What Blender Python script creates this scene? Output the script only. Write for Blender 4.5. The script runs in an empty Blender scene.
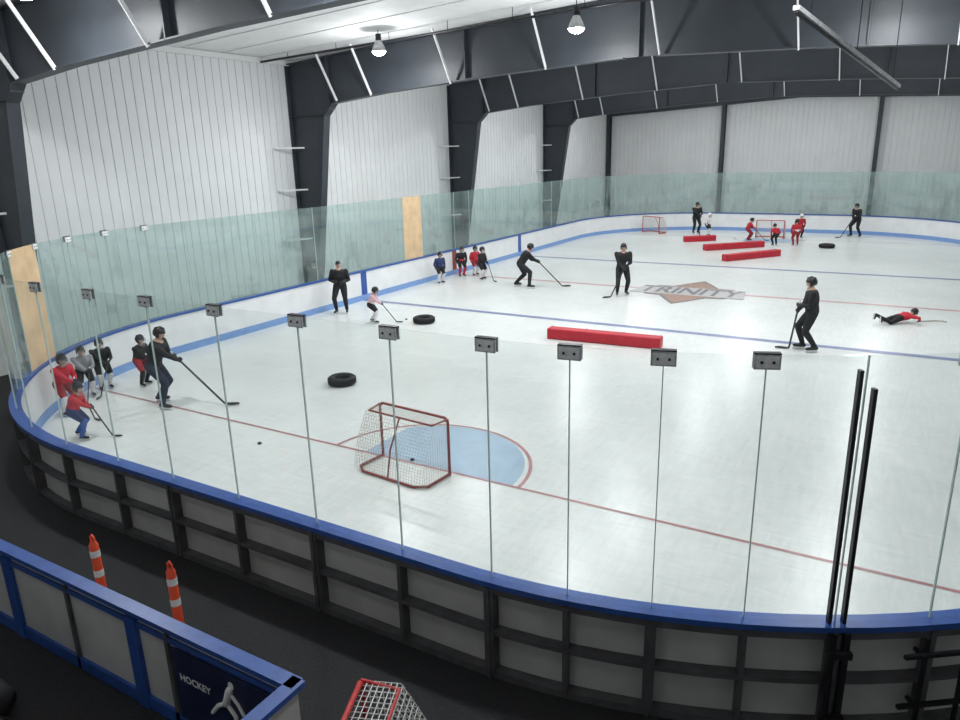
import bpy, math, random
from mathutils import Vector, Matrix
random.seed(3)
S=bpy.context.scene
COL=S.collection
V=Vector
# ---------------------------------------------------------------- materials
MC={}
def mat(name,col,rough=0.6,metal=0.0,var=0.0,vscale=8.0,bump=0.0,bscale=40.0,emit=0.0,spec=0.5):
    if name in MC: return MC[name]
    m=bpy.data.materials.new(name); m.use_nodes=True
    nt=m.node_tree; b=nt.nodes['Principled BSDF']
    b.inputs['Base Color'].default_value=(*col,1); b.inputs['Roughness'].default_value=rough
    b.inputs['Metallic'].default_value=metal; b.inputs['Specular IOR Level'].default_value=spec
    tc=nt.nodes.new('ShaderNodeTexCoord')
    if var>0:
        n=nt.nodes.new('ShaderNodeTexNoise'); n.inputs['Scale'].default_value=vscale; n.inputs['Detail'].default_value=6
        nt.links.new(tc.outputs['Object'],n.inputs['Vector'])
        r=nt.nodes.new('ShaderNodeValToRGB')
        r.color_ramp.elements[0].position=0.3; r.color_ramp.elements[1].position=0.7
        r.color_ramp.elements[0].color=(*[c*(1-var) for c in col],1)
        r.color_ramp.elements[1].color=(*[min(1,c*(1+var)) for c in col],1)
        nt.links.new(n.outputs['Fac'],r.inputs['Fac']); nt.links.new(r.outputs['Color'],b.inputs['Base Color'])
    if bump>0:
        n2=nt.nodes.new('ShaderNodeTexNoise'); n2.inputs['Scale'].default_value=bscale
        nt.links.new(tc.outputs['Object'],n2.inputs['Vector'])
        bp=nt.nodes.new('ShaderNodeBump'); bp.inputs['Strength'].default_value=bump; bp.inputs['Distance'].default_value=0.01
        nt.links.new(n2.outputs['Fac'],bp.inputs['Height']); nt.links.new(bp.outputs['Normal'],b.inputs['Normal'])
    if emit>0:
        b.inputs['Emission Color'].default_value=(1,0.97,0.9,1); b.inputs['Emission Strength'].default_value=emit
    MC[name]=m; return m
def glassmat(name,tint,haze,refl,base=.03):
    m=bpy.data.materials.new(name); m.use_nodes=True; nt=m.node_tree; nt.nodes.clear()
    out=nt.nodes.new('ShaderNodeOutputMaterial')
    tr=nt.nodes.new('ShaderNodeBsdfTransparent'); tr.inputs[0].default_value=(*tint,1)
    di=nt.nodes.new('ShaderNodeBsdfDiffuse'); di.inputs[0].default_value=(0.62,0.74,0.72,1)
    gl=nt.nodes.new('ShaderNodeBsdfGlossy'); gl.inputs['Roughness'].default_value=0.02
    lw=nt.nodes.new('ShaderNodeLayerWeight'); lw.inputs['Blend'].default_value=0.5
    pw=nt.nodes.new('ShaderNodeMath'); pw.operation='POWER'; pw.inputs[1].default_value=5
    nt.links.new(lw.outputs['Facing'],pw.inputs[0])
    ma=nt.nodes.new('ShaderNodeMath'); ma.operation='MULTIPLY_ADD'; ma.inputs[1].default_value=refl; ma.inputs[2].default_value=base
    nt.links.new(pw.outputs[0],ma.inputs[0])
    tc=nt.nodes.new('ShaderNodeTexCoord'); n=nt.nodes.new('ShaderNodeTexNoise'); n.inputs['Scale'].default_value=1.3; n.inputs['Detail'].default_value=5
    nt.links.new(tc.outputs['Object'],n.inputs['Vector'])
    mr=nt.nodes.new('ShaderNodeMapRange'); mr.inputs['From Min'].default_value=.3; mr.inputs['From Max'].default_value=.7; mr.inputs['To Min'].default_value=haze*0.4; mr.inputs['To Max'].default_value=haze*1.6
    nt.links.new(n.outputs['Fac'],mr.inputs['Value'])
    m1=nt.nodes.new('ShaderNodeMixShader'); nt.links.new(mr.outputs['Result'],m1.inputs[0]); nt.links.new(tr.outputs[0],m1.inputs[1]); nt.links.new(di.outputs[0],m1.inputs[2])
    m2=nt.nodes.new('ShaderNodeMixShader'); nt.links.new(ma.outputs[0],m2.inputs[0]); nt.links.new(m1.outputs[0],m2.inputs[1]); nt.links.new(gl.outputs[0],m2.inputs[2])
    nt.links.new(m2.outputs[0],out.inputs[0]); return m
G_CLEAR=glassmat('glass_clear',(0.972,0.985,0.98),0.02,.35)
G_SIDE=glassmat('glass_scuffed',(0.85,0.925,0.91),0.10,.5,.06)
WHITE_WALL=mat('white_metal_siding',(0.82,0.825,0.835),0.5,var=0.03,vscale=1.0)
CEIL=mat('ceiling_liner',(0.85,0.85,0.85),0.7,var=0.04,vscale=2)
STEEL=mat('slate_painted_steel',(0.036,0.043,0.054),0.5,var=0.12,vscale=2)
BOARDW=mat('board_white_plastic',(0.78,0.79,0.80),0.35,var=0.05,vscale=2)
BOARDBACK=mat('board_back_panel',(0.50,0.50,0.485),0.5,var=0.14,vscale=2)
BLUE=mat('blue_plastic_cap',(0.025,0.085,0.33),0.35,var=0.15)
KICK=mat('kickplate_blue',(0.20,0.34,0.64),0.4,var=0.1)
FRAME=mat('board_frame_steel',(0.10,0.10,0.105),0.5,metal=0.2,var=0.25,vscale=5)
DARK=mat('dark_metal',(0.02,0.02,0.023),0.4,metal=0.4,var=0.2)
SEAM=mat('glass_edge_strip',(0.56,0.68,0.64),0.4,var=0.05)
CLIP=mat('clip_metal',(0.50,0.51,0.52),0.4,metal=0.0,var=0.3,vscale=20)
CLIP2=mat('clip_plate_light',(0.85,0.87,0.87),0.4,var=0.15,vscale=30)
PLY=mat('plywood',(0.66,0.47,0.28),0.7,var=0.15,vscale=3)
RUBBER=mat('rubber_floor',(0.015,0.015,0.017),0.75,var=0.4,vscale=30,bump=0.3)
WHITEP=mat('white_paint',(0.8,0.8,0.8),0.5,var=0.03)
REDPIPE=mat('red_goal_pipe',(0.25,0.045,0.04),0.45,var=0.3,vscale=10)
REDBR=mat('red_goal_pipe_bright',(0.5,0.03,0.03),0.45,var=0.2,vscale=10)
NET=mat('net_cord',(0.55,0.50,0.45),0.8,var=0.1)
NETW=mat('net_cord_white',(0.8,0.8,0.78),0.8,var=0.05)
FOAM=mat('red_vinyl_pad',(0.48,0.012,0.03),0.45,var=0.12,vscale=4,bump=0.2,bscale=8)
TIRE=mat('tire_rubber',(0.012,0.012,0.013),0.7,var=0.3,bump=0.3)
ORANGE=mat('orange_plastic',(0.85,0.09,0.03),0.45,var=0.08)
NAVY=mat('poster_navy',(0.012,0.02,0.06),0.4,var=0.3)
LAMP=mat('lamp_glow',(1,1,1),0.5,emit=25)
# ---------------------------------------------------------------- mesh builder
class MB:
    def __init__(s): s.v=[];s.f=[];s.m=[];s.sm=[]
    def add(s,vs,fs,m=0,smooth=False):
        o=len(s.v); s.v+=[tuple(v) for v in vs]
        for f in fs: s.f.append(tuple(i+o for i in f)); s.m.append(m); s.sm.append(smooth)
    def box(s,c,size,m=0,R=None):
        c=V(c); vs=[]
        for dz in(-.5,.5):
            for dx,dy in((-.5,-.5),(.5,-.5),(.5,.5),(-.5,.5)):
                p=V((dx*size[0],dy*size[1],dz*size[2]))
                if R: p=R@p
                vs.append(c+p)
        s.add(vs,[(3,2,1,0),(4,5,6,7),(0,1,5,4),(1,2,6,5),(2,3,7,6),(3,0,4,7)],m)
    def beam(s,a,b,w,h,m=0,up=V((0,0,1))):
        a=V(a);b=V(b);d=(b-a); L=d.length; y=d/L
        x=y.cross(up)
        if x.length<1e-3: x=y.cross(V((1,0,0)))
        x.normalize(); z=x.cross(y)
        R=Matrix((x,y,z)).transposed()
        s.box((a+b)/2,(w,L,h),m,R)
    def limb(s,pts,rad,seg=10,m=0,rnd=True,smooth=True):
        pts=[V(p) for p in pts]
        if not hasattr(rad,'__len__'): rad=[rad]*len(pts)
        n=len(pts); tan=[]
        for i in range(n):
            if i==0:t=pts[1]-pts[0]
            elif i==n-1:t=pts[-1]-pts[-2]
            else:t=(pts[i]-pts[i-1]).normalized()+(pts[i+1]-pts[i]).normalized()
            if t.length<1e-6:t=V((0,0,1))
            tan.append(t.normalized())
        st=[]
        if rnd:
            for a in(-60,-30):
                st.append((pts[0]+tan[0]*rad[0]*math.sin(math.radians(a)),rad[0]*math.cos(math.radians(a)),tan[0]))
        for i in range(n): st.append((pts[i],rad[i],tan[i]))
        if rnd:
            for a in(30,60):
                st.append((pts[-1]+tan[-1]*rad[-1]*math.sin(math.radians(a)),rad[-1]*math.cos(math.radians(a)),tan[-1]))
        ref=V((1,0,0)) if abs(tan[0].x)<.9 else V((0,1,0))
        vs=[];fs=[]
        for (c,r,t) in st:
            ref=ref-t*ref.dot(t); ref.normalize(); o=t.cross(ref)
            for k in range(seg):
                a=2*math.pi*k/seg; vs.append(c+ref*math.cos(a)*r+o*math.sin(a)*r)
        N=len(st)
        for i in range(N-1):
            for k in range(seg):
                k2=(k+1)%seg; fs.append((i*seg+k,i*seg+k2,(i+1)*seg+k2,(i+1)*seg+k))
        if rnd:
            vs.append(pts[0]-tan[0]*rad[0]); vs.append(pts[-1]+tan[-1]*rad[-1])
            a=len(vs)-2;b=len(vs)-1
            for k in range(seg):
                k2=(k+1)%seg; fs.append((a,k2,k)); fs.append((b,(N-1)*seg+k,(N-1)*seg+k2))
        else:
            fs.append(tuple(reversed(range(seg)))); fs.append(tuple((N-1)*seg+k for k in range(seg)))
        s.add(vs,fs,m,smooth)
    def loft(s,st,seg=14,m=0):
        vs=[];fs=[]
        for c,x,y,a,b in st:
            for k in range(seg):
                t=2*math.pi*k/seg; vs.append(c+x*math.cos(t)*a+y*math.sin(t)*b)
        N=len(st)
        for i in range(N-1):
            for k in range(seg):
                k2=(k+1)%seg; fs.append((i*seg+k,i*seg+k2,(i+1)*seg+k2,(i+1)*seg+k))
        fs.append(tuple(reversed(range(seg)))); fs.append(tuple((N-1)*seg+k for k in range(seg)))
        s.add(vs,fs,m,True)
    def ell(s,c,r,R=None,m=0,nu=14,nv=9,keep=None):
        c=V(c); vs=[];fs=[]
        for j in range(nv+1):
            th=math.pi*j/nv
            for i in range(nu):
                ph=2*math.pi*i/nu
                u=V((math.sin(th)*math.cos(ph),math.sin(th)*math.sin(ph),math.cos(th)))
                p=V((u.x*r[0],u.y*r[1],u.z*r[2]))
                vs.append(c+(R@p if R else p))
        for j in range(nv):
            for i in range(nu):
                i2=(i+1)%nu
                if keep:
                    th=math.pi*(j+.5)/nv; ph=2*math.pi*(i+.5)/nu
                    if not keep(V((math.sin(th)*math.cos(ph),math.sin(th)*math.sin(ph),math.cos(th)))): continue
                if j==0: fs.append((j*nu+i,(j+1)*nu+i,(j+1)*nu+i2))
                elif j==nv-1: fs.append((j*nu+i,(j+1)*nu+i,j*nu+i2))
                else: fs.append((j*nu+i,(j+1)*nu+i,(j+1)*nu+i2,j*nu+i2))
        s.add(vs,fs,m,True)
    def lathe(s,prof,c=(0,0,0),seg=32,m=0,closed=False,smooth=True):
        c=V(c);vs=[];fs=[];n=len(prof)
        for k in range(seg):
            a=2*math.pi*k/seg
            for r,z in prof: vs.append(c+V((r*math.cos(a),r*math.sin(a),z)))
        for k in range(seg):
            k2=(k+1)%seg
            for i in range(n if closed else n-1):
                j=(i+1)%n; fs.append((k*n+i,k2*n+i,k2*n+j,k*n+j))
        s.add(vs,fs,m,smooth)
    def obj(s,name,mats,parent=None,bevel=0):
        me=bpy.data.meshes.new(name); me.from_pydata(s.v,[],s.f)
        for m in mats: me.materials.append(m)
        me.polygons.foreach_set('material_index',s.m); me.polygons.foreach_set('use_smooth',s.sm)
        me.validate(); me.update()
        ob=bpy.data.objects.new(name,me); COL.objects.link(ob)
        if parent: ob.parent=parent
        if bevel:
            b=ob.modifiers.new('bevel','BEVEL'); b.width=bevel; b.segments=3
        return ob
def empty(name,loc=(0,0,0)):
    e=bpy.data.objects.new(name,None); e.location=loc; COL.objects.link(e); return e
def text_geo(body,size,off=0.0):
    cu=bpy.data.curves.new('t','FONT'); cu.body=body; cu.size=size; cu.align_x='CENTER'; cu.align_y='CENTER'; cu.offset=off
    ob=bpy.data.objects.new('t',cu); COL.objects.link(ob)
    bpy.context.view_layer.update()
    me=bpy.data.meshes.new_from_object(ob.evaluated_get(bpy.context.evaluated_depsgraph_get()))
    vs=[v.co.copy() for v in me.vertices]; fs=[tuple(p.vertices) for p in me.polygons]
    bpy.data.objects.remove(ob); return vs,fs
# ---------------------------------------------------------------- rink path
HW=10.0;Y0=-3.65;Y1=37.0;RR=7.0;RL=6.6
PI=math.pi
SEG=[('L',V((-HW+RL,Y0,0)),V((HW-RR,Y0,0)),V((0,-1,0))),
     ('C',V((HW-RR,Y0+RR,0)),RR,-PI/2),
     ('L',V((HW,Y0+RR,0)),V((HW,Y1-RR,0)),V((1,0,0))),
     ('C',V((HW-RR,Y1-RR,0)),RR,0),
     ('L',V((HW-RR,Y1,0)),V((-HW+RR,Y1,0)),V((0,1,0))),
     ('C',V((-HW+RR,Y1-RR,0)),RR,PI/2),
     ('L',V((-HW,Y1-RR,0)),V((-HW,Y0+RL,0)),V((-1,0,0))),
     ('C',V((-HW+RL,Y0+RL,0)),RL,PI)]
LEN=[(q[2]-q[1]).length if q[0]=='L' else q[2]*PI/2 for q in SEG]
TOT=sum(LEN)
def P(s,d=0.0):
    s=s%TOT
    for q,l in zip(SEG,LEN):
        if s<=l: break
        s-=l
    if q[0]=='L':
        n=q[3]; return q[1]+(q[2]-q[1]).normalized()*s+n*d,n
    a=q[3]+s/q[2]; n=V((math.cos(a),math.sin(a),0)); return q[1]+n*(q[2]+d),n
def sweep(mb,s0,s1,d0,d1,z0,z1,m=0,full=False,step=0.35):
    n=max(1,int(round((s1-s0)/step))); vs=[];fs=[]
    for i in range(n if full else n+1):
        s=s0+(s1-s0)*i/n
        a,_=P(s,d0); b,_=P(s,d1)
        vs+=[(a.x,a.y,z0),(b.x,b.y,z0),(b.x,b.y,z1),(a.x,a.y,z1)]
    for i in range(n):
        j=(i+1)%n if full else i+1
        for k in range(4):
            k2=(k+1)%4; fs.append((i*4+k,j*4+k,j*4+k2,i*4+k2))
    if not full: fs+=[(3,2,1,0),(n*4,n*4+1,n*4+2,n*4+3)]
    mb.add(vs,fs,m)
S_LEFT=sum(LEN[:6]); S_C4=sum(LEN[:7])
X0=-HW+RL   # world x at path start
# ice
ICE_Z=0.02
ice=bpy.data.materials.new('ice'); ice.use_nodes=True; nt=ice.node_tree; b=nt.nodes['Principled BSDF']
tc=nt.nodes.new('ShaderNodeTexCoord')
n1=nt.nodes.new('ShaderNodeTexNoise'); n1.inputs['Scale'].default_value=0.35; n1.inputs['Detail'].default_value=8; n1.inputs['Roughness'].default_value=.65
nt.links.new(tc.outputs['Object'],n1.inputs['Vector'])
def streak(sc,rot,scale):
    mp=nt.nodes.new('ShaderNodeMapping'); mp.inputs['Scale'].default_value=sc; mp.inputs['Rotation'].default_value=(0,0,rot)
    n2=nt.nodes.new('ShaderNodeTexNoise'); n2.inputs['Scale'].default_value=scale; n2.inputs['Detail'].default_value=9; n2.inputs['Roughness'].default_value=.7
    nt.links.new(tc.outputs['Object'],mp.inputs['Vector']); nt.links.new(mp.outputs[0],n2.inputs['Vector']); return n2
def addn(a,b_):
    q=nt.nodes.new('ShaderNodeMath'); q.operation='ADD'; nt.links.new(a,q.inputs[0]); nt.links.new(b_,q.inputs[1]); return q.outputs[0]
sA=streak((7,.8,1),.6,2.0); sB=streak((.7,8,1),-.5,2.2)
tot=addn(addn(n1.outputs['Fac'],sA.outputs['Fac']),sB.outputs['Fac'])
hf=nt.nodes.new('ShaderNodeMath'); hf.operation='MULTIPLY'; hf.inputs[1].default_value=.3333; nt.links.new(tot,hf.inputs[0])
cr=nt.nodes.new('ShaderNodeValToRGB'); cr.color_ramp.elements[0].position=0.40; cr.color_ramp.elements[1].position=0.60
cr.color_ramp.elements[0].color=(0.60,0.63,0.62,1); cr.color_ramp.elements[1].color=(0.77,0.79,0.775,1)
nt.links.new(hf.outputs[0],cr.inputs['Fac']); nt.links.new(cr.outputs['Color'],b.inputs['Base Color'])
b.inputs['Roughness'].default_value=0.28; b.inputs['Specular IOR Level'].default_value=0.4
mb=MB(); N=260
ring=[P(TOT*i/N,-0.002)[0] for i in range(N)]
vs=[(p.x,p.y,ICE_Z) for p in ring]+[(p.x,p.y,0.001) for p in ring]
mb.add(vs,[tuple(range(N))]+[(i,i+N,(i+1)%N+N,(i+1)%N) for i in range(N)],0)
mb.obj('ice_surface',[ice])
# painted lines
L_RED=mat('ice_red_line',(0.40,0.18,0.19),0.35,var=0.25,vscale=3)
L_CRED=mat('ice_centre_line',(0.55,0.31,0.33),0.35,var=0.25,vscale=3)
L_BLUE=mat('ice_blue_line',(0.19,0.22,0.38),0.35,var=0.25,vscale=3)
L_CREASE=mat('ice_crease_blue',(0.31,0.44,0.57),0.35,var=0.10,vscale=2)
L_BROWN=mat('ice_logo_brown',(0.34,0.21,0.16),0.4,var=0.25)
L_GREY=mat('ice_logo_grey',(0.15,0.15,0.17),0.4,var=0.25)
LW=mat('ice_logo_light',(0.47,0.45,0.45),0.4,var=.15)
def xe(y,r):
    c0=Y0+r
    if y<c0: return HW-r+math.sqrt(r**2-(c0-y)**2)
    if y>Y1-RR: return HW-RR+math.sqrt(RR**2-(y-Y1+RR)**2)
    return HW
mb=MB()
def line(y,w,m,z=ICE_Z+.004):
    a0=xe(y-w/2,RL)-.02;a1=xe(y+w/2,RL)-.02;e0=xe(y-w/2,RR)-.02;e1=xe(y+w/2,RR)-.02
    mb.add([(-a0,y-w/2,z),(e0,y-w/2,z),(e1,y+w/2,z),(-a1,y+w/2,z)],[(0,1,2,3)],m)
line(0,.06,0);line(33.4,.06,0);line(10.7,.26,1);line(22.7,.26,1);line(16.7,.20,2)
mb.obj('ice_painted_lines',[L_RED,L_BLUE,L_CRED])
for yy,sg in((0,1),(33.4,-1)):
    mb=MB(); n=32
    poly=[]
    for i in range(n+1):
        a=math.pi*i/n; x=1.70*math.cos(a)-.0; y=1.76*math.sin(a)
        poly.append((max(x,-1.2),y if x>-1.2 else min(y,1.24)))
    mb.add([(x-.05,yy+sg*(y+.03),ICE_Z+.003) for x,y in poly],[tuple(range(len(poly))) if sg>0 else tuple(reversed(range(len(poly))))],0)
    vs=[];fs=[]
    for i in range(n+1):
        a=math.pi*i/n
        for r in(1.80,1.86): vs.append((r*math.cos(a)-.06,yy+sg*r*math.sin(a),ICE_Z+.005))
    for i in range(n): fs.append((2*i,2*i+1,2*i+3,2*i+2))
    mb.add(vs,fs,1)
    mb.obj('goal_crease',[L_CREASE,L_RED])
mb=MB(); cy=16.6
z=ICE_Z+.006
out=[(-1.9,0),(-1.35,.9),(-.8,.95),(-.5,1.5),(0,2.3),(.5,1.5),(.8,.95),(1.35,.9),(1.9,0),(1.35,-.9),(.8,-.95),(.5,-1.5),(0,-2.3),(-.5,-1.5),(-.8,-.95),(-1.35,-.9)]
mb.add([(x,cy+y,z) for x,y in out],[tuple(range(16))],1)
mb.add([(x*.92,cy+y*.91,z+.003) for x,y in out],[tuple(range(16))],0)
mb.add([(-2.0,cy-.72,z+.009),(2.0,cy-.72,z+.009),(1.8,cy+.72,z+.009),(-1.8,cy+.72,z+.009)],[(0,1,2,3)],2)
tv,tf=text_geo('TRINITY',1.6,.04)
mb.add([(v.x*.60,cy+v.y,z+.012) for v in tv],tf,1)
mb.obj('centre_ice_logo',[L_BROWN,L_GREY,LW])
# glass seams (arc-length positions)
o_=-4.0-X0   # offset so seam positions stay put in world x
GP=10.44+o_
near=[q+o_ for q in (1.58,2.73,3.94,5.19,6.37,7.42,8.17,8.92,9.69)]+[GP,11.25+o_]
end=TOT-.25
n=int(round((end-near[-1])/1.2))
rest=[near[-1]+(end-near[-1])*i/n for i in range(1,n+1)]
seams=near+rest+[TOT+near[0]]
# ---------------------------------------------------------------- boards
GT=3.44
mb=MB()
sweep(mb,0,TOT,0,.012,.02,1.03,0,full=True)
sweep(mb,0,TOT,.012,.02,.02,1.03,6,full=True)
sweep(mb,0,TOT,-.012,0,.02,.22,1,full=True)
sweep(mb,0,TOT,-.03,.15,1.03,1.085,2,full=True)
for zz,h in((.04,.08),(.52,.05),(.985,.07)):
    sweep(mb,0,TOT,.022,.13,zz-h/2,zz+h/2,3,full=True)
for i,s in enumerate(seams[:-1]):
    p,n_=P(s,.075); t=V((-n_.y,n_.x,0))
    R=Matrix((t,n_,V((0,0,1)))).transposed()
    w=.10 if i%2==1 else .045
    mb.box((p.x,p.y,.51),(w,.13,1.0),3,R)
    if i%2==1: mb.box((p.x+n_.x*.07,p.y+n_.y*.07,.51),(.03,.03,1.0),3,R)
for yy,m in((10.7,4),(22.7,4),(16.7,5)):
    for sx in(-1,1): mb.box((sx*(HW-.006),yy,.62),(.012,.3,.8),m)
boards=mb.obj('rink_boards',[BOARDW,KICK,BLUE,FRAME,BLUE,REDPIPE,BOARDBACK])
pan=MB();pl=MB();sm=MB()
for i in range(len(seams)-1):
    a,b=seams[i],seams[i+1]; mid=((a+b)/2)%TOT
    is_ply=(a<S_LEFT+(Y1-RR-14.4)<=b) or (a<S_C4+RL*math.radians(36)<=b)
    if is_ply: sweep(pl,a+.01,b-.01,.035,.055,1.086,GT,0)
    else:
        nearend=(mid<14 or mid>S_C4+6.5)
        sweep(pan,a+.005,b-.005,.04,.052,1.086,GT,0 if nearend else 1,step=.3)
for i,s in enumerate(seams[:-1]):
    p,nn=P(s,.046); t=V((-nn.y,nn.x,0)); R=Matrix((t,nn,V((0,0,1)))).transposed()
    sm.box((p.x,p.y,(1.086+GT)/2),(.009,.02,GT-1.086),0,R)
    nearend=(s<14 or s>S_C4)
    if nearend and abs(s-GP)>.1:
        for dd in(-.016,.016):
            q=p+nn*dd*1.6; sm.box((q.x,q.y,GT-.05),(.20,.012,.12),1,R)
            q=p+nn*(dd*1.6+(.008 if dd>0 else -.008)); sm.box((q.x,q.y,GT-.05),(.17,.006,.095),3,R)
            for ax in(-.045,.045):
                q2=q+t*ax+nn*(.006 if dd>0 else -.006); sm.box((q2.x,q2.y,GT-.05),(.018,.014,.02),2,R)
        sm.box((p.x,p.y,GT+.015),(.20,.06,.012),2,R)
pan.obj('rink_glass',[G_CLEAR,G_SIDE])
sm.obj('glass_clips_and_seams',[SEAM,CLIP,DARK,CLIP2])
pl.obj('plywood_panel',[PLY])
# gate posts, hinge, latch
mb=MB()
for s,zt in((GP-.06,3.33),(GP+.06,3.18)):
    p,nn=P(s,.07); t=V((-nn.y,nn.x,0)); R=Matrix((t,nn,V((0,0,1)))).transposed()
    mb.box((p.x,p.y,zt/2+.54),(.03,.05,zt-1.08),0,R)
    q=p+nn*.09; mb.box((q.x,q.y,.52),(.05,.05,1.04),0,R)
p,nn=P(GP,.2); t=V((-nn.y,nn.x,0)); R=Matrix((t,nn,V((0,0,1)))).transposed()
mb.box((p.x,p.y,.85),(.2,.05,.06),0,R); mb.box((p.x,p.y,.2),(.2,.05,.06),0,R)
for ds in(11.15+o_,11.5+o_): 
    q,nn=P(ds,.2); mb.box((q.x,q.y,.55),(.03,.03,.9),0,R)
for zz in(.35,.85):
    a=P(10.95+o_,.24)[0];b=P(11.9+o_,.24)[0]; mb.beam((a.x,a.y,zz),(b.x,b.y,zz),.035,.035,0)
    for ds in(11.1+o_,11.8+o_):
        a=P(ds,.13)[0];b=P(ds,.26)[0]; mb.beam((a.x,a.y,zz),(b.x,b.y,zz),.03,.03,0)
mb.obj('rink_gate_hardware',[DARK])
# ---------------------------------------------------------------- building shell
WX=12.35;YF=40.8;YB=-13.0;EA=8.12;RID=8.75
mb=MB(); mb.box((0,(YF+YB)/2,-.05),(2*WX+1,YF-YB+1,.1),0); mb.obj('floor',[RUBBER])
def ribwall(name,horiz,fixed,a0,a1,topf,outdir):
    mb=MB(); xs=[]; x=a0
    while x<a1:
        for o,d in((0,0),(.27,0),(.278,.03),(.297,.03)): xs.append((min(x+o,a1),d))
        x+=.305
    xs.append((a1,0)); vs=[];fs=[]
    for q,d in xs:
        f=fixed+outdir*d
        for z in(0,topf(q)): vs.append((q,f,z) if horiz else (f,q,z))
    for i in range(len(xs)-1):
        fs.append((2*i,2*i+2,2*i+3,2*i+1))
    mb.add(vs,fs,0)
    c=(a0+a1)/2; t=.06
    if not horiz: mb.box((fixed+outdir*(.06+t/2),c,EA/2),(t,a1-a0,EA),0)
    else:
        f=fixed+outdir*.07
        mb.add([(a0,f,0),(a1,f,0),(a1,f,EA),(0,f,RID),(a0,f,EA)],[(0,1,2,3,4)],0)
    return mb.obj(name,[WHITE_WALL])
gab=lambda x: EA+(RID-EA)*(1-abs(x)/WX)
ribwall('wall_left',False,-WX,YB,YF,lambda q:EA,-1)
ribwall('wall_right',False,WX,YB,YF,lambda q:EA,1)
ribwall('wall_far',True,YF,-WX,WX,gab,1)
ribwall('wall_back',True,YB,-WX,WX,gab,-1)
mb=MB()
for sx in(-1,1):
    mb.add([(sx*(WX+.2),YB,EA),(0,YB,RID),(0,YF,RID),(sx*(WX+.2),YF,EA),(sx*(WX+.2),YB,EA+.1),(0,YB,RID+.1),(0,YF,RID+.1),(sx*(WX+.2),YF,EA+.1)],[(0,1,2,3),(4,5,6,7),(0,1,5,4),(3,2,6,7),(0,3,7,4)],0)
k=YB+1
while k<YF-1.5:
    k+=1.5
    for sx in(-1,1): mb.beam((sx*WX,k,EA-.0),(0,k,RID-.0),.03,.03,0)
mb.obj('ceiling',[CEIL])
# portal frames
def frame(yc):
    mb=MB()
    inner=[(-11.75,0),(-10.75,6.3),(-10.35,6.68),(-8.2,6.88),(-4,7.12),(-.4,7.25),(.4,7.25),(4,7.12),(8.2,6.88),(10.35,6.68),(10.75,6.3),(11.75,0)]
    outer=[(-WX+.03,0),(-WX+.03,7.2),(-WX+.03,8.0),(-8.2,8.28),(-4,8.49),(-.4,8.68),(.4,8.68),(4,8.49),(8.2,8.28),(WX-.03,8.0),(WX-.03,7.2),(WX-.03,0)]
    n=len(inner); t=.012
    vs=[]
    for (a,b) in zip(inner,outer):
        for y in(-t,t): vs+=[(a[0],yc+y,a[1]),(b[0],yc+y,b[1])]
    fs=[]
    for i in range(n-1):
        o=4*i;p=4*(i+1)
        fs+=[(o,o+1,p+1,p),(o+2,p+2,p+3,o+3),(o,p,p+2,o+2),(o+1,o+3,p+3,p+1)]
    mb.add(vs,fs,0)
    for pl_ in(inner,outer):
        for i in range(n-1):
            a,b=pl_[i],pl_[i+1]; mb.beam((a[0],yc,a[1]),(b[0],yc,b[1]),.30,.03,0,up=V((0,0,1)) if abs(b[0]-a[0])>1.5 else V((1,0,0)))
    for x,z0,z1 in((-10.5,6.5,8.15),(10.5,6.5,8.15),(0,7.25,8.7),(-5.2,7.05,8.42),(5.2,7.05,8.42)):
        mb.box((x,yc,(z0+z1)/2),(.03,.30,z1-z0),0)
    for sx in(-1,1):
        mb.box((sx*11.5,yc,6.35),(1.55,.28,.03),0)
        mb.box((sx*12.0,yc,.02),(.7,.4,.04),0)
    for x in(-10.15,-8.7,-5.7,-2.6,.55,3.8,6.9,9.6):
        zi=6.7+(7.25-6.7)*(1-abs(x)/10.3); zo=gab(x)-.06
        mb.beam((x,yc-.13,zi+.03),(x-.05,yc-.95,zo),.08,.03,1,up=V((1,0,0)))
    for sx in(-1,1):
        for zz in(2.2,3.9,5.3):
            mb.beam((sx*(WX-.06),yc-1.0,zz),(sx*(WX-.5),yc-.05,zz),.05,.05,1)
    return mb.obj('steel_portal_frame',[STEEL,WHITEP])
for yc in(-9.9,0.25,10.3,20.35,30.4): frame(yc)
mb=MB()
for x in(-WX+.15,-4.5,4.3,WX-.15):
    mb.box((x,YF-.28,gab(x)/2),(.025,.4,gab(x)-.05),0)
    for d in(-.08,-.48): mb.box((x,YF+d,gab(x)/2),(.22,.025,gab(x)-.05),0)
for sx in(-1,1): mb.beam((sx*WX,YF-.3,EA-.55),(0,YF-.3,RID-.6),.2,.9,0)
mb.obj('endwall_column_set',[STEEL])
mb=MB()
for sx in(-1,1): mb.beam((sx*(WX-.05),YB+.1,EA-.08),(sx*(WX-.05),YF-.05,EA-.08),.1,.16,0)
mb.obj('trim_1',[WHITEP])
# sprinkler pipe
mb=MB()
mb.limb([(-12.2,9.0,7.98),(0,9.0,8.35),(12.2,9.0,7.98)],.035,8,0,rnd=False)
for x in range(-11,12,2):
    z=7.98+.37*(1-abs(x)/12.2); mb.limb([(x,9.0,z),(x,9.0,gab(x)-.03)],.01,6,0,rnd=False)
mb.obj('sprinkler_pipe',[DARK])
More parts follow.
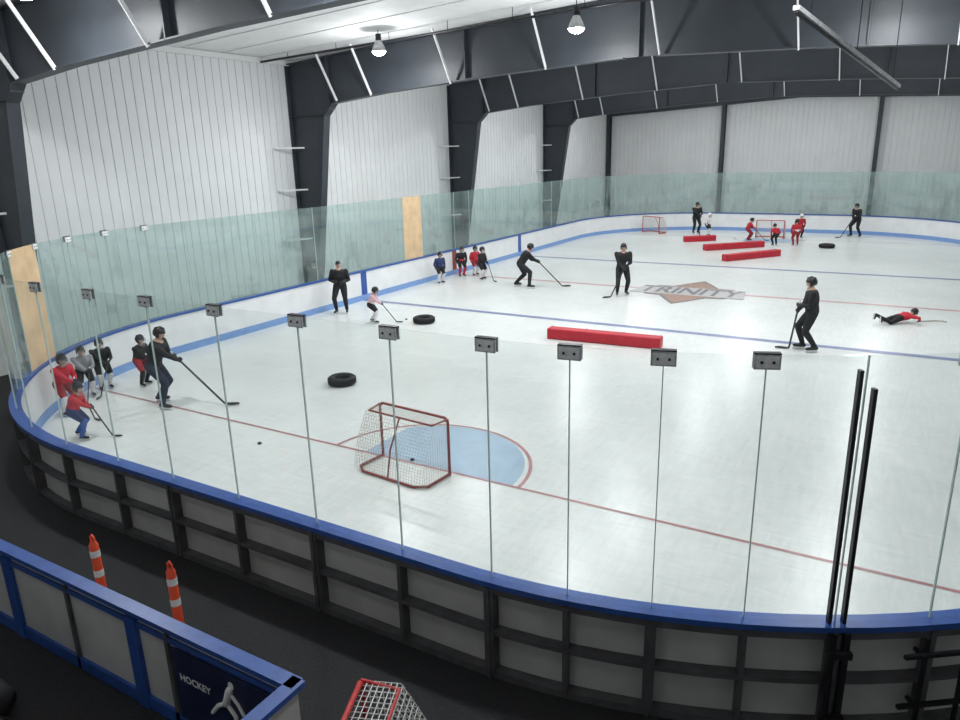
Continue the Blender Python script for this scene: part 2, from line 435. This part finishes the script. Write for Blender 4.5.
# radiant heater tube
mb=MB()
a=V((5.1,0.4,6.45));b=V((6.05,5.1,5.85)); 
mb.beam(a,b,.07,.05,0); mb.limb([a+V((.0,0,-.05)),b+V((0,0,-.05))],.02,8,1,rnd=False)
for t in(.1,.5,.92):
    q=a.lerp(b,t); mb.limb([q,(q.x,q.y,gab(q.x)-.03)],.006,6,1,rnd=False)
mb.obj('radiant_tube_heater',[CLIP,DARK])
# lamps
def lamp(x,y,E):
    zc=7.8
    mb=MB()
    mb.lathe([(.06,.30),(.09,.27),(.16,.13),(.21,0),(.20,0),(.15,.12),(.08,.25),(.0,.25)],(x,y,zc),24,0)
    mb.ell((x,y,zc),(.185,.185,.11),None,1,20,10)
    mb.lathe([(0,.46),(.08,.46),(.08,.29),(0,.29)],(x,y,zc),16,2)
    mb.limb([(x,y,zc+.45),(x,y,gab(x)-.03)],.012,6,2,rnd=False)
    ob=mb.obj('high_bay_lamp',[CLIP,LAMP,DARK])
    ld=bpy.data.lights.new('lamp_light','AREA'); ld.shape='DISK'; ld.size=.4; ld.energy=E; ld.color=(.965,.99,1)
    lo=bpy.data.objects.new('light',ld); lo.location=(x,y,zc-.14); COL.objects.link(lo); lo.parent=ob
    l2=bpy.data.lights.new('lamp_spill','POINT'); l2.shadow_soft_size=.12; l2.energy=E*.85; l2.color=(.965,.99,1)
    lo=bpy.data.objects.new('light_spill',l2); lo.location=(x,y,zc-.26); COL.objects.link(lo); lo.parent=ob
for y in(-1.2,8.5,13.2,23.0,32.5):
    for x in(-7,-1,5.6): lamp(x,y,142)
for x in(-4,3): lamp(x,-8.0,20)  # added fill, no known fixtures: brightens camera-facing boards, glass seams and clips
# ---------------------------------------------------------------- goals
def goal(x,y,yaw,W=1.45,H=.98,D=.68,pipe=REDPIPE,net=NET,rn=.0035):
    mb=MB(); r=.024; w=W/2; T=.32
    mb.limb([(-w,0,.02),(-w,0,H-.06),(-w+.06,0,H),(w-.06,0,H),(w,0,H-.06),(w,0,.02)],r,8,0)
    mb.limb([(-w,0,.03),(-w,-D*.8,.03),(-w+.18,-D,.03),(w-.18,-D,.03),(w,-D*.8,.03),(w,0,.03)],r,8,0)
    mb.limb([(-w,0,H-.02),(-w+.06,-T,H-.03),(w-.06,-T,H-.03),(w,0,H-.02)],r*.7,8,0)
    mb.limb([(0,-T,H-.03),(0,-D*.85,.5*H),(0,-D,.03)],r*.6,8,0)
    n=int(W/.055)
    def prof(t):
        if t<.25: return V((0,-T*t/.25,H-.02))
        u=(t-.25)/.75; return V((0,-T-(D-T)*math.sin(u*math.pi/2),(H-.02)*(1-u)+.03*u))
    for i in range(n+1):
        xx=-w+W*i/n; mb.limb([prof(t/12)+V((xx,0,0)) for t in range(13)],rn,3,1,rnd=False)
    for j in range(1,26):
        p=prof(j/26); mb.limb([p+V((-w,0,0)),p+V((w,0,0))],rn,3,1,rnd=False)
    for sx in(-w,w):
        for j in range(1,17):
            z=H*j/17
            u=1-z/H; d=T+(D-T)*math.sin(min(1,u)*math.pi/2)
            mb.limb([(sx,0,z),(sx,-d,z)],rn,3,1,rnd=False)
        for j in range(1,12):
            d=D*j/12; zt=H-.02 if d<T else H*(1-math.asin(min(1,(d-T)/(D-T)))/(math.pi/2))
            if zt>.05: mb.limb([(sx,-d,.03),(sx,-d,zt)],rn,3,1,rnd=False)
    ob=mb.obj('hockey_goal',[pipe,net]); ob.location=(x,y,ICE_Z if y>-3.6 else 0); ob.rotation_euler=(0,0,math.radians(yaw)); return ob
goal(-.13,-.05,-5,rn=.0028); goal(-.1,33.6,180,pipe=REDBR); goal(-7.0,34.2,150,pipe=REDBR)
goal(3.40,-5.95,112,pipe=REDBR,net=NETW,rn=.005)
# ---------------------------------------------------------------- foam pads, tires, pucks
def pad(a,b,w=.34,h=.30):
    mb=MB(); a=V((*a,ICE_Z+h/2));b=V((*b,ICE_Z+h/2)); mb.beam(a,b,w,h,0)
    ob=mb.obj('foam_barrier_pad',[FOAM,DARK],bevel=.04)
    m2=MB()
    for t in(.02,.335,.665,.98): 
        q=a.lerp(b,t); d=(b-a).normalized(); m2.beam(q-d*.012,q+d*.012,w+.008,h+.006,0)
    o2=m2.obj('seam_bands',[FOAM]); o2.parent=ob
pad((-1.76,8.6),(1.35,8.8)); pad((-2.15,27.5),(.2,29.9)); pad((-.5,24.3),(1.4,26.9)); pad((-4.0,30.6),(-2.6,31.7))
def tire(x,y,R=.31):
    mb=MB(); w=.19
    pr=[(R*.58,.02),(R*.72,0),(R*.93,.01),(R,.045),(R*1.0,w-.045),(R*.93,w-.01),(R*.72,w),(R*.58,w-.02),(R*.55,w-.05),(R*.55,.05)]
    mb.lathe(pr,(0,0,0),36,0,closed=True)
    for k in range(36):
        a=2*math.pi*k/36
        for zz,o in((w*.35,0),(w*.68,.087)):
            R4=Matrix.Rotation(a+o,3,'Z'); mb.box(R4@V((R,0,zz)),(.02,.03,.05),0,R4)
    mb.lathe([(R*.8,w+.0),(R*.8,w+.008),(R*.84,w+.004)],(0,0,0),36,0)
    ob=mb.obj('rubber_tire',[TIRE]); ob.location=(x,y,ICE_Z)
tire(-4.2,2.8);tire(-6.0,8.65,.33);tire(3.1,30.5,.36)
for x,y in((-.3,.1),(-3.2,-.6),(-6.75,8.75)):
    mb=MB(); mb.lathe([(0,0),(.034,0),(.038,.004),(.038,.021),(.034,.025),(0,.025)],(0,0,0),20,0)
    ob=mb.obj('hockey_puck',[TIRE]); ob.location=(x,y,ICE_Z+.004)
# ---------------------------------------------------------------- foreground box wall
root=empty('team_box_wall',(0,0,0))
mb=MB(); yw=-5.66; xa=-7.5; xb=2.78
mb.box(((xa+xb)/2,yw,.56),(xb-xa,.04,.92),0)
mb.box(((xa+xb)/2,yw,1.06),(xb-xa+.06,.13,.05),1)
mb.box(((xa+xb)/2,yw-.03,.94),(xb-xa,.03,.05),1)
mb.box(((xa+xb)/2,yw-.03,.09),(xb-xa,.04,.14),1)
for x in(-6.9,-5.1,-3.3,-1.4,.75): mb.box((x,yw-.035,.5),(.16,.05,.98),1)
for x in(-.3,1.25,2.74): mb.box((x,yw-.03,.5),(.05,.04,.98),2)
mb.box((xb,yw-.55,.56),(.04,1.1,.92),0); mb.box((xb,yw-.55,1.06),(.13,1.2,.05),1); mb.box((xb+.02,yw-.55,.09),(.05,1.1,.14),1); mb.box((xb,yw-1.1,.52),(.09,.09,1.04),1)
mb.obj('wall_panels',[BOARDBACK,BLUE,FRAME],parent=root)
mb=MB(); mb.box((2.0,yw-.05,.53),(1.35,.012,.74),0)
tv,tf=text_geo('HOCKEY',.10,.003); mb.add([(1.60+v.x,yw-.06,.62+v.y) for v in tv],tf,1)
tv,tf=text_geo('10',.32,.006); mb.add([(2.40+v.x*.8,yw-.06,.50+v.y) for v in tv],tf,1)
mb.ell((2.08,yw-.06,.80),(.035,.006,.04),None,1)
for pts,r in((((2.06,0,.75),(2.0,0,.60)),.06),(((2.0,0,.6),(2.1,0,.5),(2.08,0,.38)),.035),(((2.0,0,.6),(1.88,0,.52),(1.80,0,.42)),.035),(((2.06,0,.72),(2.15,0,.64),(2.2,0,.56)),.025),(((2.15,0,.66),(2.26,0,.34)),.01)):
    mb.limb([(p[0],yw-.062,p[2]) for p in pts],r*.6,8,1)
mb.obj('poster',[NAVY,WHITEP],parent=root)
# delineator posts
def delin(x,y):
    mb=MB()
    mb.lathe([(0,0),(.2,0),(.2,.03),(.07,.06),(.05,.07)],(0,0,0),8,1,smooth=False)
    mb.lathe([(.05,.06),(.048,1.0),(.03,1.04),(.015,1.05)],(0,0,0),16,0)
    for z0 in(.62,.86): mb.lathe([(.0515,z0),(.0515,z0+.08)],(0,0,0),16,2)
    mb.limb([(-.03,0,1.04),(-.035,0,1.09),(0,0,1.12),(.035,0,1.09),(.03,0,1.04)],.012,8,0)
    ob=mb.obj('delineator_post',[ORANGE,TIRE,WHITEP]); ob.location=(x,y,0)
delin(-.77,-5.1);delin(.45,-5.04)
BAGR=mat('bag_red',(0.12,0.02,0.02),.7,var=.3);BAGK=mat('bag_black',(0.015,0.015,0.018),.7,var=.3)
for x,y,m in((-.7,-6.5,BAGK),(.35,-6.75,BAGR),(1.0,-7.3,BAGK)):
    mb=MB(); mb.loft([(V((-.42,0,.17)),V((0,1,0)),V((0,0,1)),.05,.05),(V((-.4,0,.18)),V((0,1,0)),V((0,0,1)),.19,.16),(V((0,0,.19)),V((0,1,0)),V((0,0,1)),.21,.19),(V((.4,0,.18)),V((0,1,0)),V((0,0,1)),.19,.16),(V((.42,0,.17)),V((0,1,0)),V((0,0,1)),.05,.05)],16,0)
    mb.limb([(-.2,.16,.3),(-.15,.05,.45),(.15,.05,.45),(.2,.16,.3)],.015,6,1)
    ob=mb.obj('equipment_bag',[m,DARK]); ob.location=(x,y,.0)
# ---------------------------------------------------------------- people
SKIN=mat('skin',(0.55,0.33,0.24),.55,var=.05)
def cmat(c):
    k='cloth_%02d_%02d_%02d'%tuple(int(q*99) for q in c)
    return mat(k,c,.8,var=.18,vscale=9,bump=.25,bscale=25)
BLK=(.011,.011,.013);RED=(.5,.02,.035);WHT=(.72,.70,.70);NVY=(.02,.035,.12);GRY=(.25,.26,.28);DRED=(.3,.02,.03);BLU=(.04,.10,.3);PNK=(.7,.45,.5)
def ik(a,b,l1,l2,pole):
    d=b-a;L=d.length;Lm=(l1+l2)*.995
    if L>Lm: b=a+d*(Lm/L); d=b-a; L=Lm
    dn=d/L; x=(l1*l1-l2*l2+L*L)/(2*L); h=math.sqrt(max(l1*l1-x*x,0)); p=pole-dn*pole.dot(dn); p.normalize()
    return a+dn*x+p*h,b
def person(name,x,y,yaw,h,jersey=BLK,pants=BLK,socks=None,helmet=BLK,hem=None,kid=False,lean=8,crouch=0.03,feet=((-.15,0),(.15,.06)),fyaw=12,stick=None,hands=None,turn=0,prone=False,cap=False,cage=False,skates=True,z0=ICE_Z,nod=0):
    socks=socks or pants; hem=hem or jersey
    mats=[SKIN,cmat(jersey),cmat(pants),cmat(socks),mat('skate_boot',(.015,.015,.015),.4),mat('helmet_%d_%d'%(int(helmet[0]*99),int(helmet[2]*99)),helmet,.3),mat('hockey_glove',(.02,.02,.025),.6),mat('stick_shaft',(.03,.03,.03),.4),WHITEP,cmat(hem),mat('blade_steel',(.5,.5,.52),.25,metal=1)]
    hs=1.28 if kid else 1.0; bk=1.28 if kid else 1.15
    Lr=math.radians(lean); u=V((0,math.sin(Lr),math.cos(Lr))); X=V((1,0,0)); fw=V((0,math.cos(Lr),-math.sin(Lr)))
    hip=V((0,-math.sin(Lr)*.22,.95-crouch)); TL=.46 if kid else .50
    neck=hip+u*TL
    hl=math.radians(lean*.55+nod); hu=V((0,math.sin(hl),math.cos(hl))); hf=V((0,math.cos(hl),-math.sin(hl)))
    RT=Matrix.Rotation(math.radians(turn),3,hu); hf=RT@hf; hx=hf.cross(hu)
    head=neck+hu*(.145*hs)+hf*.015
    HR=Matrix((hx,hf,hu)).transposed()
    bones=[];bm=MB()
    def L(pts,r,m,seg=12):
        bm.limb(pts,r,seg)
        for i in range(len(pts)-1): bones.append((V(pts[i]),V(pts[i+1]),r[i],r[i+1],m))
    bm.loft([(hip+u*o,X,fw,a*bk,d*bk) for o,a,d in((-.10,.10,.08),(-.06,.155,.115),(.02,.175,.13),(.15,.165,.12),(.30,.19,.135),(TL-.07,.195,.12),(TL-.02,.13,.095),(TL+.02,.06,.06))],16)
    bones.append((hip-u*.08+X*.08,hip-u*.08-X*.08,.12,.12,2)); 
    bones.append((hip+u*.05+X*.06,hip+u*.05-X*.06,.125,.125,9))
    for o in(.2,.34): bones.append((hip+u*o+X*.08,hip+u*o-X*.08,.13,.13,1))
    L([neck-u*.04,head],[.055,.052],0)
    bm.ell(head,(.074*hs,.092*hs,.115*hs),HR); bones.append((head,head,.1*hs,.1*hs,0))
    L([head+hf*.085*hs-hu*.005,head+hf*.105*hs-hu*.025*hs],[.012,.014],0,8)
    sh=[neck-u*.06-X*.185*bk,neck-u*.06+X*.185*bk]
    acc=MB()
    if stick:
        bt,hl_=V(stick[0]),V(stick[1]); top=1 if (len(stick)>2 and stick[2]) else 0
        hA=bt+(hl_-bt)*.03
        t=.42
        while t>.12 and ((bt+(hl_-bt)*t)-sh[1-top]).length>.56: t-=.02
        hB=bt+(hl_-bt)*t
        hnd=[None,None]; hnd[top]=hA; hnd[1-top]=hB
    else:
        hnd=[V(q) for q in (hands or ((-.27,.08,.82-crouch),(.27,.08,.82-crouch)))]
    for i in(0,1):
        sg=-1 if i==0 else 1
        el,wr=ik(sh[i],hnd[i],.30,.275,V((sg*.7,-.6,-.5)))
        fd=(wr-el).normalized(); wr2=wr-fd*.05
        L([sh[i],sh[i].lerp(el,.5),el,wr2],[.066*bk,.062*bk,.052*bk,.042*bk],1)
        g=acc; n=V((-sg,0,0)); n=n-fd*n.dot(fd); 
        if n.length<.05: n=V((0,0,-1))+fd*fd.z
        n.normalize(); sd=fd.cross(n)
        Rg=Matrix((sd,fd,n)).transposed()
        g.limb([wr2-fd*.05,wr2+fd*.01],[.052,.05],10,6)
        g.ell(wr2+fd*.045,(.045,.055,.028),Rg,6,10,6)
        for k in range(4):
            ln=(.032,.038,.036,.028)[k]; b0=wr2+fd*.085+sd*(k-1.5)*.022
            g.limb([b0,b0+fd*ln*.8+n*.012,b0+fd*ln*.7+n*.045,b0+fd*.0+n*.055],[.0125,.0125,.0115,.010],6,6)
        b0=wr2+fd*.03+sd*.04*(1 if sg>0 else -1)
        g.limb([b0,b0+fd*.03+n*.03+sd*.012*sg,b0+fd*.045+n*.055],[.014,.013,.011],6,6)
    for i in(0,1):
        sg=-1 if i==0 else 1
        f=feet[i]; fz=f[2] if len(f)>2 else 0
        an=V((f[0],f[1]-.03,.14+fz)); hp=hip+X*sg*.09*bk-u*.03
        kn,an=ik(hp,an,.43,.42,V((sg*.2,1,0)))
        L([hp,hp.lerp(kn,.5),kn],[.10*bk,.088*bk,.066*bk],2)
        L([kn,kn.lerp(an,.35),an],[.067*bk,.064*bk,.047*bk],3)
        a=math.radians(-sg*fyaw); fd=V((math.sin(-a),math.cos(a),0))
        L([an-fd*.045-V((0,0,.045)),an+fd*.07-V((0,0,.05)),an+fd*.17-V((0,0,.055))],[.044,.043,.036],4,10)
        if skates:
            q=an+fd*.06; Rf=Matrix((V((fd.y,-fd.x,0)),fd,V((0,0,1)))).transposed()
            acc.box((q.x,q.y,an.z-.105),(.022,.25,.03),8,Rf); acc.box((q.x,q.y,an.z-.13),(.005,.28,.02),10,Rf)
    me=bpy.data.meshes.new('tmp'); me.from_pydata(bm.v,[],bm.f); ob=bpy.data.objects.new('tmp',me); COL.objects.link(ob)
    r=ob.modifiers.new('r','REMESH'); r.mode='VOXEL'; r.voxel_size=.017
    s_=ob.modifiers.new('s','SMOOTH'); s_.factor=.5; s_.iterations=3
    bpy.context.view_layer.update()
    m2=bpy.data.meshes.new_from_object(ob.evaluated_get(bpy.context.evaluated_depsgraph_get()))
    bpy.data.objects.remove(ob)
    vs=[v.co.copy() for v in m2.vertices]; o=len(acc.v); acc.v+=[tuple(v) for v in vs]
    for p in m2.polygons:
        c=p.center; best=9;bmi=1
        for a,b_,r0,r1,mi in bones:
            ab=b_-a; l2=ab.length_squared; t=0 if l2<1e-9 else max(0,min(1,(c-a).dot(ab)/l2))
            d=(c-(a+ab*t)).length-(r0+(r1-r0)*t)
            if d<best: best=d;bmi=mi
        acc.f.append(tuple(i+o for i in p.vertices)); acc.m.append(bmi); acc.sm.append(True)
    bpy.data.meshes.remove(m2)
    def hp_(a,b_,c): return head+(hx*a+hf*b_+hu*c)*hs
    for sg in(-1,1):
        acc.ell(hp_(sg*.03,.084,.005),(.012,.008,.007),HR,8,8,5); acc.ell(hp_(sg*.03,.091,.005),(.005,.004,.005),HR,6,6,4)
        acc.ell(hp_(sg*.076,0,-.01),(.01,.018,.03),HR,0,8,5)
    acc.limb([hp_(-.022,.084,-.055),hp_(0,.09,-.057),hp_(.022,.084,-.055)],.005*hs,6,6)
    if cap:
        acc.ell(hp_(0,-.005,.035),(.082*hs,.1*hs,.09*hs),HR,5,16,10,keep=lambda q:q.z>-.05 or (q.y<-.1 and q.z>-.5))
        acc.loft([(hp_(0,.07,.045),hx,hf,.06*hs,.03*hs),(hp_(0,.10,.04),hx,hf,.055*hs,.06*hs),(hp_(0,.10,.032),hx,hf,.055*hs,.06*hs)],12,5)
    else:
        kf=lambda q: (q.z>.12) or (q.y<.15 and q.z>-.55)
        acc.ell(hp_(0,-.005,.02),(.100*hs,.122*hs,.122*hs),HR,5,18,12,keep=kf)
        acc.ell(hp_(0,-.005,.02),(.09*hs,.112*hs,.112*hs),HR,5,18,12,keep=kf)
        for sg in(-1,1): acc.ell(hp_(sg*.09,.01,-.02),(.015*hs,.04*hs,.045*hs),HR,5,10,6)
        for a in(-.03,0,.03): acc.limb([hp_(a,.09,.11),hp_(a,.0,.145),hp_(a,-.09,.11)],.006*hs,6,5)
        acc.limb([hp_(-.09,.0,-.03),hp_(-.05,.06,-.11),hp_(0,.075,-.12),hp_(.05,.06,-.11),hp_(.09,0,-.03)],.004*hs,5,5)
        if cage:
            for a in(-.07,-.035,0,.035,.07):
                yy=math.sqrt(max(0,.125**2-a*a)); acc.limb([hp_(a,yy-.015,.06),hp_(a,yy+.012,-.03),hp_(a*.8,yy-.01,-.12)],.003*hs,5,10)
            for zc in(.04,0,-.04,-.08,-.12):
                acc.limb([hp_(.118*math.sin(t),.118*math.cos(t)+.015,zc) for t in[-1.3+.26*k for k in range(11)]],.003*hs,5,10)
    if stick:
        bt,hl_=V(stick[0]),V(stick[1]); d=(hl_-bt).normalized()
        acc.beam(bt-d*.06,hl_,.026,.032,7)
        flat=V((d.x,d.y,0)); 
        if flat.length<.1: flat=V((0,1,0))
        flat.normalize(); 
        if len(stick)>3: flat=V(stick[3]).normalized()
        acc.limb([hl_,hl_+flat*.10+V((0,0,-.005)),hl_+flat*.20,hl_+flat*.28+V((-flat.y,flat.x,0))*.03],[.02,.028,.03,.022],6,7)
        acc.limb([bt-d*.07,bt-d*.02],.02,8,8)
    sc=h/1.82; Rz=Matrix.Rotation(math.radians(yaw),3,'Z'); out=[]
    for v in acc.v:
        v=V(v)
        if prone: v=V((v.x,v.z,.17-v.y))
        v=Rz@(v*sc); out.append((v.x,v.y,v.z))
    acc.v=out
    mn=min(v[2] for v in out)
    ob=acc.obj(name,mats); ob.location=(x,y,z0-mn); return ob
person('hockey_coach',-6.66,-.05,-62,1.93,pants=(.02,.025,.05),lean=20,crouch=.08,feet=((-.24,-.15),(.24,.15)),stick=((-.12,.30,1.02),(.0,1.25,.04)))
person('youth_hockey_player',-8.3,.66,-75,1.28,jersey=BLK,pants=DRED,socks=BLK,kid=True,cage=True,lean=14,stick=((-.12,.30,.98),(.35,1.0,.04)))
person('youth_hockey_player',-8.88,.08,-105,1.28,jersey=BLK,pants=BLK,socks=WHT,kid=True,cage=True,lean=10,stick=((-.12,.30,.98),(.4,.8,.04)))
person('youth_hockey_player',-8.7,-.45,-110,1.25,jersey=GRY,pants=BLK,socks=WHT,kid=True,cage=True,lean=10,stick=((-.12,.30,.98),(.2,.9,.04)))
person('youth_hockey_player',-8.0,-1.3,-80,1.38,jersey=RED,pants=DRED,socks=WHT,kid=True,cage=True,lean=15,stick=((-.12,.32,.98),(.1,1.05,.04)))
person('youth_hockey_player',-6.5,-1.95,-50,1.24,jersey=RED,pants=NVY,socks=BLU,kid=True,cage=True,lean=22,crouch=.12,feet=((-.22,-.1),(.22,.15)),stick=((-.12,.35,.9),(.1,.85,.04)))
person('hockey_coach',-9.25,8.6,-150,1.88,lean=2,cap=True,hands=((-.12,.2,1.02),(.12,.2,1.05)),feet=((-.16,0),(.16,.05)))
person('spectator',-11.0,9.3,-130,1.78,lean=2,cap=True,skates=False,z0=0)
person('youth_hockey_player',-7.45,8.0,-65,1.25,jersey=PNK,pants=BLK,socks=WHT,hem=WHT,kid=True,cage=True,lean=24,crouch=.1,feet=((-.2,-.1),(.2,.15)),stick=((-.1,.38,.88),(0,1.05,.04)))
person('youth_hockey_player',-9.35,14.6,-110,1.33,jersey=NVY,pants=BLK,socks=WHT,kid=True,cage=True)
person('youth_hockey_player',-9.4,16.3,-120,1.33,jersey=BLK,pants=BLK,socks=RED,hem=RED,kid=True,cage=True)
person('youth_hockey_player',-9.05,16.8,-110,1.3,jersey=RED,pants=DRED,socks=WHT,kid=True,cage=True)
person('youth_hockey_player',-8.25,16.0,-95,1.4,jersey=BLK,pants=BLK,socks=WHT,kid=True,cage=True,stick=((-.12,.3,.95),(.2,.9,.04)))
person('hockey_coach',-5.85,15.1,-62,2.0,lean=34,crouch=.12,feet=((-.25,-.25),(.22,.2)),stick=((-.12,.45,.92),(0,1.30,.04)))
person('hockey_coach',-1.96,15.05,-150,1.98,lean=6,feet=((-.15,-.05),(.16,.06)),stick=((-.06,.27,1.05),(.42,.35,.04),False,(1,.3,0)))
person('hockey_coach',4.65,10.1,105,2.0,lean=6,feet=((-.12,-.1),(.14,.12)),stick=((-.06,.27,1.1),(.05,.38,.04),False,(.2,1,0)))
person('youth_hockey_player',6.0,13.9,-59,1.25,jersey=RED,pants=BLK,socks=BLK,kid=True,cage=True,lean=-12,feet=((-.25,0),(.22,.02)),hands=((-.33,.12,1.5),(.30,.14,1.62)),nod=-35,prone=True)
person('hockey_coach',-4.4,34.6,-140,1.98,lean=6,stick=((-.1,.28,1.05),(.1,.7,.04)))
person('youth_hockey_player',-3.5,33.7,-100,1.4,jersey=WHT,pants=BLK,helmet=WHT,socks=WHT,kid=True,cage=True,lean=15)
person('youth_hockey_player',-.95,32.2,-70,1.4,jersey=RED,pants=DRED,kid=True,cage=True,lean=25,crouch=.12,stick=((-.12,.35,.9),(.1,1.1,.04)))
person('youth_hockey_player',.65,30.6,40,1.25,jersey=RED,pants=BLK,kid=True,lean=25,crouch=.1)
person('youth_hockey_player',1.6,30.9,30,1.4,jersey=RED,pants=DRED,hem=WHT,kid=True,lean=12)
person('youth_hockey_player',1.35,34.2,-150,1.4,jersey=RED,pants=BLK,helmet=WHT,kid=True,cage=True,lean=15)
person('hockey_coach',4.0,35.6,140,1.95,lean=12,feet=((-.2,-.1),(.2,.1)),stick=((-.12,.30,1.05),(.05,.9,.04)))
# loose stick in front of the prone player
mb=MB(); a=V((7.0,14.62,ICE_Z+.02)); d=V((.858,.514,0)); mb.beam(a,a+d*.6,.026,.03,0); mb.limb([a+d*.6,a+d*.7+V((.02,-.05,.0)),a+d*.75+V((.08,-.15,.0))],[.018,.02,.018],6,0); mb.obj('hockey_stick',[mat('stick_light',(.4,.4,.36),.5)])
# ---------------------------------------------------------------- camera & world
w=bpy.data.worlds.new('world'); S.world=w; w.use_nodes=True
w.node_tree.nodes['Background'].inputs[0].default_value=(.5,.55,.6,1); w.node_tree.nodes['Background'].inputs[1].default_value=.05
cd=bpy.data.cameras.new('camera'); cd.sensor_width=36; cd.lens=26.8; cd.clip_end=200; cd.clip_start=.05
co=bpy.data.objects.new('camera',cd); COL.objects.link(co)
p=math.radians(16.2); ro=math.radians(1.5)
fh=V((-.514,.858,0)).normalized(); Rr=V((fh.y,-fh.x,0)); Z=V((0,0,1))
F=fh*math.cos(p)-Z*math.sin(p); U=fh*math.sin(p)+Z*math.cos(p)
R2=Rr*math.cos(ro)-U*math.sin(ro); U2=U*math.cos(ro)+Rr*math.sin(ro)
M=Matrix((R2,U2,-F)).transposed().to_4x4(); M.translation=V((6.46,-8.87,5.0)); co.matrix_world=M
S.camera=co
S.view_settings.view_transform='Standard'
